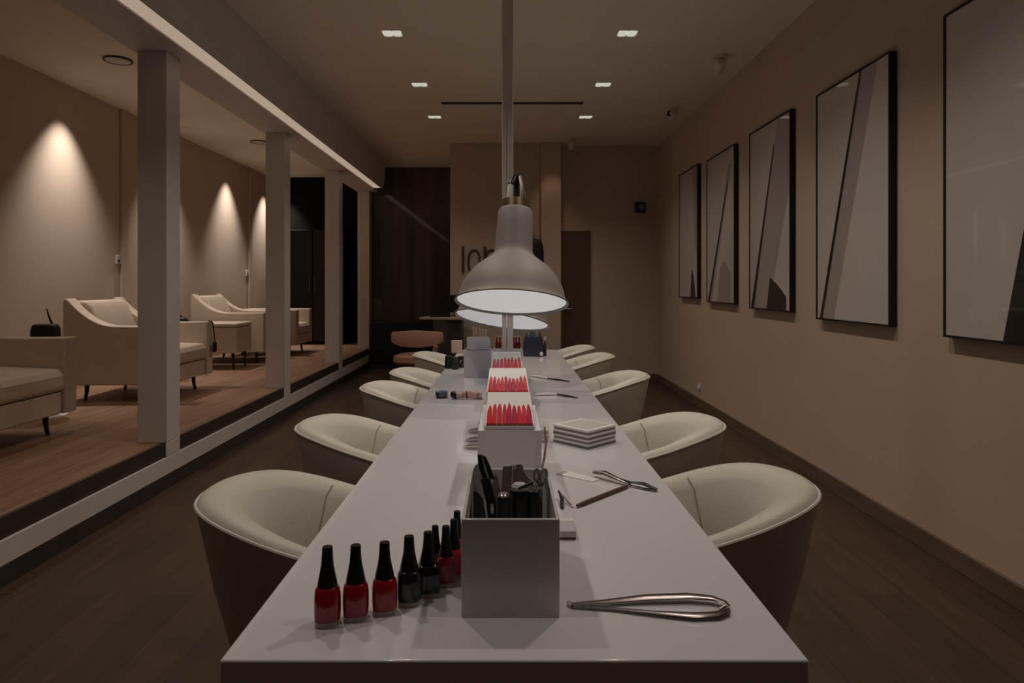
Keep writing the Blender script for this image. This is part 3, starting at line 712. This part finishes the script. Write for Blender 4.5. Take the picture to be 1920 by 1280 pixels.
# open clippers: clear sleeve, dark clipper, brown stick, buffer block
A, B = T(1050, 887), T(1118, 902)
t = thing('nail_file', 'pale translucent file lying beside the dark clipper on the right', 'file', A)
d = (B - A); u = d.normalized(); v = Vector((-u.y, u.x, 0))
MB().prism([v * .03, v * -.02, d - v * .018, d + v * .018], (0, 0, .003)).build('file_body', M['white_card'], t)
MB().prism([d * .0 + v * .02 + Vector((0, 0, .003)), d * .12 + v * .02 + Vector((0, 0, .003)), d * .12 - v * .02 + Vector((0, 0, .003)), v * -.02 + Vector((0, 0, .003))], (0, 0, .0008)).build('file_end', M['canvas'], t)
A, B, Cc = T(1114, 893), T(1182, 912), T(1232, 922)
t = thing('nail_clipper', 'dark steel clipper with long loop handle lying open on the right', 'clipper', A); lo = A
z_ = Vector((0, 0, .006)); up = Vector((0, 0, .016))
MB().tube([A - lo + z_ + up * .4, (A * .7 + B * .3) - lo + z_ + up * .8, B - lo + z_], [.008, .011, .005], 10, flat=.6).build('jaw', M['steel_dark'], t)
MB().tube([(A * .6 + B * .4) - lo + up, B - lo + up * .8, (B + Cc) / 2 - lo + up, Cc - lo + z_], [.003, .005, .009, .007], 10, flat=.45).build('lever', M['black'], t)
MB().tube([B - lo + z_ * .6, (B + Cc) / 2 - lo + z_ * .6 + Vector((0, -.006, 0)), Cc - lo + z_ * .8], [.003, .0045, .005], 10, flat=.6).build('lower_arm', M['steel'], t)
A, B = T(1082, 952), T(1178, 914)
t = thing('orange_stick', 'dark brown wooden stick lying diagonally under the open clipper', 'stick', A); lo = A
MB().tube([Vector((0, 0, .006)), (B - A) * .1 + Vector((0, 0, .006)), (B - A) * .95 + Vector((0, 0, .006)), (B - A) + Vector((0, 0, .005))], [.004, .0058, .0056, .003], 8).build('shaft', M['brown'], t)
A = T(1066, 1012); t = thing('buffer_block', 'pale grey buffer block with a brown lower edge right of the tool box', 'block', (A.x, A.y, TZ))
MB().box(-.02, .017, 0, .085, 0, .005).build('base_layer', M['brown'], t, bevel=.0008)
MB().box(-.02, .017, 0, .085, .005, .020).build('foam', M['lilac'], t, bevel=.002)
MB().box(-.02, .017, .062, .085, .020, .0208).build('top_label', M['white_card'], t)
A = T(1050, 950); t = thing('nail_scissors', 'small dark pointed scissors tip beside the tool box', 'scissors', (A.x + .004, A.y, TZ))
MB().tube([(0, -.02, .005), (.004, .03, .012), (-.002, .075, .02)], [.005, .006, .002], 8, flat=.5).build('blade', M['black'], t)
MB().tube([(.03, -.012, .004), (.018, .02, .006), (.006, .06, .015)], [.002, .002, .0015], 8).build('blade', M['steel'], t)

# big tweezers at front right
t = thing('tweezers', 'large polished steel tweezers with looped end at the front right', 'tweezers', T(1068, 1138)); lo = Vector(t.location)
def tw(pts, zs): return [T(a, b) - lo + Vector((0, 0, z)) for (a, b), z in zip(pts, zs)]
MB().tube(tw([(1068, 1136), (1130, 1134), (1210, 1129), (1290, 1127), (1335, 1131), (1358, 1138), (1366, 1144)], [.004, .006, .009, .010, .010, .009, .008]), [.004, .007, .0105, .011, .0095, .0075, .005], 12, flat=.3).build('upper_arm', M['steel_dark'], t)
MB().tube(tw([(1072, 1140), (1150, 1145), (1230, 1154), (1300, 1160), (1345, 1158), (1362, 1152), (1364, 1146)], [.003, .004, .005, .006, .006, .006, .006]), [.003, .005, .0075, .0105, .0105, .008, .004], 12, flat=.3).build('lower_arm', M['steel_dark'], t)
MB().tube(tw([(1066, 1133), (1072, 1140)], [.004, .003]), .004, 8).build('tip', M['steel'], t)
MB().tube(tw([(1350, 1152), (1360, 1148)], [.008, .010]), .004, 10).build('rivet', M['steel'], t)

# ---------------------------------------------------------------- polish bottles
def bottle(px, py, h, lac, label, w=.0225, lean=0., sq=.35):
    b = T(px, py)
    t = thing('polish_bottle', label, 'bottle', b, .15, 'nail polish bottles')
    s = h / .130
    hb = .068 * s
    r = w
    k0 = hb * .15
    go = [(r * .80, 0), (r * .93, .001), (r * .955, hb * .06), (r * .965, k0)]
    MB().lathe(go, 40, sq=sq).build('glass_base', M['glass'], t, angle=50)
    li = [(r * .90, k0 + .0003), (r * .965, k0 + .001), (r * 1., hb * .36), (r * .985, hb * .7), (r * .9, hb * .87), (r * .70, hb * .96), (r * .45, hb * .985)]
    MB().lathe(li, 40, sq=sq).build('lacquer', M[lac], t, angle=50)
    ca = [(r * .66, hb * .97), (r * .74, hb * .985), (r * .72, hb + .003), (r * .58, hb + .018 * s), (r * .47, hb + .032 * s), (r * .41, hb + .048 * s), (r * .39, h - .001), (r * .36, h)]
    MB().lathe(ca, 36, sq=.2).build('cap', M['black_cap'], t, angle=50)
bottle(614, 1168, .130, 'lac_red', 'red nail polish bottle, leftmost and nearest of the row')
bottle(667, 1157, .125, 'lac_red', 'red nail polish bottle, second from the left in the row')
bottle(721, 1146, .122, 'lac_red', 'red nail polish bottle, third from the left, beside the navy one')
bottle(767, 1130, .121, 'lac_navy', 'navy nail polish bottle between the third red bottle and the black one')
bottle(803, 1113, .115, 'lac_black', 'black nail polish bottle right of the navy one', sq=.6)
bottle(816, 1084, .103, 'lac_dark', 'dark red nail polish bottle mostly hidden behind the black one', .0165)
bottle(836, 1095, .112, 'lac_dark', 'dark red square nail polish bottle, third from the tool box', .0185, sq=.7)
bottle(851, 1079, .111, 'lac_pink', 'bright coral red nail polish bottle, next to the tool box side', .0185)
bottle(857, 1056, .108, 'lac_pink', 'coral nail polish bottle at the far end of the row, half hidden', .0175)

# ---------------------------------------------------------------- lounge armchairs in the raised room
def lounge(x0, x1, y0, y1, label, swoop=True):
    t = thing('lounge_armchair', label, 'armchair', ((x0 + x1) / 2, (y0 + y1) / 2, PZ), 0, 'lounge armchairs')
    L = x1 - x0; W = y1 - y0; a = .13; xb = -L / 2; xf = L / 2; zb_ = .15; za = .665; zt = .905
    def arm_poly():
        pts = [(xb, zb_), (xf, zb_), (xf, za)]
        if swoop:
            pts += [(xb + L * .72, za - .003)]
            for k in range(15):
                u = k / 14
                pts.append((xb + .035 + L * .46 * (1 - u), za + (zt - za) * u ** 2.1))
            pts += [(xb + .015, zt - .002), (xb, zt - .03)]
        else: pts += [(xb, za)]
        return pts
    for s in (-1, 1):
        y = s * (W / 2 - (a if s > 0 else 0)) if s > 0 else -W / 2
        MB().prism([(x, y, z) for x, z in arm_poly()], (0, a, 0)).build('arm', M['lounge'], t, bevel=.018, seg=3, angle=30)
    hb = zt - .02 if swoop else za
    prof = [(xb + .01, zb_ + .02), (xb + .01, hb), (xb + .12, hb), (xb + .17, hb - .06), (xb + .26, .62), (xb + .30, .42), (xb + .30, zb_ + .02)] if swoop else [(xb + .01, zb_), (xb + .01, hb), (xb + .2, hb), (xb + .24, .4), (xb + .24, zb_)]
    MB().prism([(x, -W / 2 + a, z) for x, z in prof], (0, W - 2 * a, 0)).build('backrest', M['lounge'], t, bevel=.03, seg=3, angle=30)
    MB().box(xb + .28, xf - .02, -W / 2 + a, W / 2 - a, zb_, .30).build('base', M['lounge'], t, bevel=.01)
    mb = MB()
    xs0, xs1 = xb + .27, xf + .005; ys = W / 2 - a - .004
    mb.prism([(xs0, -ys, .305), (xs1 - .02, -ys, .305), (xs1, -ys, .33), (xs1, -ys, .41), (xs1 - .03, -ys, .455), (xs0 + .2, -ys, .475), (xs0, -ys, .465)], (0, 2 * ys, 0))
    mb.build('seat_cushion', M['lounge'], t, bevel=.022, seg=3, angle=30)
    for sx in (-1, 1):
        for sy in (-1, 1):
            bx, by = sx * (L / 2 - .14), sy * (W / 2 - .12)
            MB().tube([(bx, by, zb_ + .01), (bx + sx * .005, by, .07), (bx + sx * .02, by, 0)], [.022, .016, .012], 10).build('leg', M['black'], t)
    return t
lounge(-3.93, -3.0, 3.80, 4.66, 'pale lounge armchair at the left photo edge, its front arm and seat showing')
lounge(-3.86, -2.93, 5.80, 6.66, 'pale lounge armchair with high swooping side, behind the first white post')
lounge(-4.10, -3.15, 8.66, 9.50, 'pale lounge armchair with swooping side seen between the first and second posts')
lounge(-4.00, -3.04, 9.66, 10.46, 'low square lounge armchair seen between the second and third posts', False)
t = thing('footstool', 'boxy pale footstool in front of the far swooping armchair', 'footstool', (-3.62, 8.28, PZ))
MB().box(-.37, .37, -.24, .24, .20, .51).build('body', M['lounge'], t, bevel=.012)
MB().box(-.375, .375, -.245, .245, .515, .565).build('cushion', M['lounge'], t, bevel=.018, seg=3)
for sx in (-1, 1):
    for sy in (-1, 1): MB().tube([(sx * .3, sy * .18, .21), (sx * .31, sy * .18, 0)], [.02, .012], 10).build('leg', M['black'], t)
# side tables with bags between armchairs
def side_table(x, y, label, h=.52, r=.19):
    t = thing('side_table', label, 'table', (x, y, PZ))
    MB().lathe([(0, h), (r, h), (r + .004, h - .008), (r, h - .018), (0, h - .018)], 40).build('table_top', M['white_card'], t)
    MB().lathe([(.018, .02), (.018, h - .018)], 16).build('stem', M['steel'], t)
    MB().lathe([(r * .8, 0), (r * .8, .01), (.02, .025)], 36).build('base', M['white_card'], t)
def bag(x, y, z, label, w=.15, hh=.18):
    t = thing('black_handbag', label, 'bag', (x, y, z), .2, 'black bags beside the armchairs')
    pr = [(-w, 0), (w, 0), (w * .96, hh * .8), (w * .8, hh), (-w * .85, hh), (-w * 1.0, hh * .75)]
    MB().prism([(a, -.05, b) for a, b in pr], (0, .1, 0)).build('bag_body', M['black_matt'], t, bevel=.02, seg=3)
    MB().tube([(w * .55, 0, hh * .9), (w * .25, .0, hh * 1.25), (w * .05, 0, hh * 1.6)], [.01, .008, .004], 8).build('handle', M['black_matt'], t)
side_table(-3.60, 5.2, 'round side table between the two nearest armchairs')
bag(-3.59, 5.2, PZ + .52, 'black bag standing behind the arm of the leftmost armchair', .095, .20)
side_table(-3.72, 7.35, 'round side table behind the first white post', .5)
bag(-3.62, 7.3, PZ + .5, 'black bag between the two swooping armchairs, right of the first post', .13, .17)
# remote hanging on the arm of armchair
t = thing('remote_control', 'black handset hanging on the front arm of the second armchair', 'remote', (-2.905, 6.58, PZ + .66))
MB().tube([(-.03, 0, .012), (.008, .0, -.0), (.012, .02, -.10), (.014, .04, -.22)], .006, 8).build('cord', M['black'], t)
MB().box(0.0, .026, .01, .06, -.30, -.20).build('handset', M['black'], t, bevel=.006)
# dark cabinet shapes on the black end wall
t = thing('dark_cabinet', 'tall dark cabinet against the black end wall of the raised room', 'cabinet', (-3.35, 11.72, PZ))
MB().box(-.55, .55, -.16, .16, .0, 2.0).build('carcass', M['black_room'], t, bevel=.004)
for s in (-1, 1):
    dd = MB().box(min(s * .01, s * .54), max(s * .01, s * .54), -.18, -.16, .05, 1.98).build('cabinet_door', M['black_matt'], t, bevel=.003)
    MB().tube([(s * .05, -.195, .9), (s * .05, -.195, 1.2)], .006, 8).build('handle', M['steel_dark'], dd)

# ---------------------------------------------------------------- reception corner
t = thing('reception_desk', 'reception desk with pale pointed top in the dark back corner', 'desk', (-.95, 8.62, 0))
a = [P(786, 590, 9.35), P(846, 600, 9.0)]
tz = .885
MB().prism([(-.16, -.10, tz), (.40, -.28, tz), (.40, .34, tz), (-.05, .34, tz)], (0, 0, .03)).build('desk_top', M['desk_top'], t, bevel=.006)
MB().box(.03, .38, -.20, .32, 0, tz).build('desk_body', M['dark_desk'], t, bevel=.004)
t = thing('computer_monitor', 'dark monitor on the reception desk', 'monitor', (-.68, 8.80, tz + .03), -.2)
MB().box(-.12, .12, -.06, .06, 0, .012).build('base', M['black'], t, bevel=.003)
MB().tube([(0, 0, .01), (0, .02, .10)], .014, 8).build('stand', M['black'], t)
MB().box(-.17, .17, -.012, .012, .05, .28).build('screen', M['black'], t, bevel=.004)
t = thing('keyboard', 'flat dark keyboard near the tip of the reception desk', 'keyboard', (-.88, 8.58, tz + .03), .1)
MB().box(-.10, .16, -.06, .06, 0, .016).build('body', M['black'], t, bevel=.004)
MB().box(-.09, .15, -.05, .05, .016, .02).build('keys', M['black_matt'], t)
# reception chair: curved pinkish back on a dark swivel base
t = thing('reception_chair', 'pinkish curved back chair in the dark corner before the reception desk', 'chair', (-1.05, 7.80, 0), 0)
vs = []; fs = []; N = 20
for i in range(N + 1):
    u = i / N; a = math.radians(200 + 140 * u); r = .33
    x, y = r * math.cos(a), .16 + r * .7 * math.sin(a)
    hi = .80 - .03 * abs(u - .5) * 2; lo_ = .60 + .06 * (abs(u - .5) * 2) ** 2
    for off, z in ((0, lo_), (-.0, hi - .02), (.02, hi), (.05, hi - .02), (.05, lo_)):
        k = 1 - off / r
        vs.append((x * k, .16 + (y - .16) * k, z))
m = 5
for i in range(N):
    for j in range(m): fs.append((i * m + j, (i + 1) * m + j, (i + 1) * m + (j + 1) % m, i * m + (j + 1) % m))
fs += [tuple(range(m)), tuple(range(N * m, N * m + m))]
MB().add(vs, fs).build('backrest', M['terracotta'], t, angle=60)
MB().lathe([(.0, .40), (.26, .40), (.29, .43), (.28, .49), (.2, .51), (0, .515)], 36, mtx=Matrix.Translation((0, .12, 0))).build('seat', M['terracotta'], t)
MB().tube([(.2, -.06, .45), (.24, -.08, .62)], .03, 10).build('back_support', M['terracotta'], t)
MB().lathe([(.03, .05), (.03, .40)], 16, mtx=Matrix.Translation((0, .12, 0))).build('column', M['black'], t)
MB().lathe([(.24, 0), (.24, .02), (.04, .05)], 36, mtx=Matrix.Translation((0, .12, 0))).build('base', M['black'], t)
# low dark cabinet along the dark wall
t = thing('low_cabinet', 'low dark cabinet against the dark panelled back wall', 'cabinet', (-1.72, 10.75, 0))
MB().box(-.45, .55, -.12, .12, 0, .72).build('carcass', M['dark_desk'], t, bevel=.004)
MB().box(-.46, .56, -.13, .12, .72, .74).build('cabinet_top', M['dark_desk'], t, bevel=.003)
for k in range(2): MB().box(-.44 + k * .5, .04 + k * .5, -.135, -.12, .08, .70).build('cabinet_door', M['black_matt'], t, bevel=.003)

# warm light on the pilaster from the ceiling spot
spot('pilaster_beam', (.62, 8.6, CEIL - .02), 5, 60, .8, (1., .62, .42), .03, (0, .25, -1))

# ---------------------------------------------------------------- world, camera, view
w = bpy.data.worlds.new('World'); sc.world = w; w.use_nodes = True
w.node_tree.nodes['Background'].inputs[0].default_value = (.012, .009, .007, 1); w.node_tree.nodes['Background'].inputs[1].default_value = 1
cam = bpy.data.cameras.new('camera'); co = bpy.data.objects.new('camera', cam); COL.objects.link(co)
co.location = (0, 0, CZ); co.rotation_euler = (PI / 2, 0, 0)
cam.sensor_width = 36; cam.lens = F / 1920 * 36; cam.clip_start = .02
cam.shift_x = (960 - VX) / 1920; cam.shift_y = -(640 - VY) / 1920
sc.camera = co
vs_ = sc.view_settings; vs_.view_transform = 'Standard'; vs_.look = 'None'; vs_.exposure = 0; vs_.gamma = 1; vs_.use_curve_mapping = False
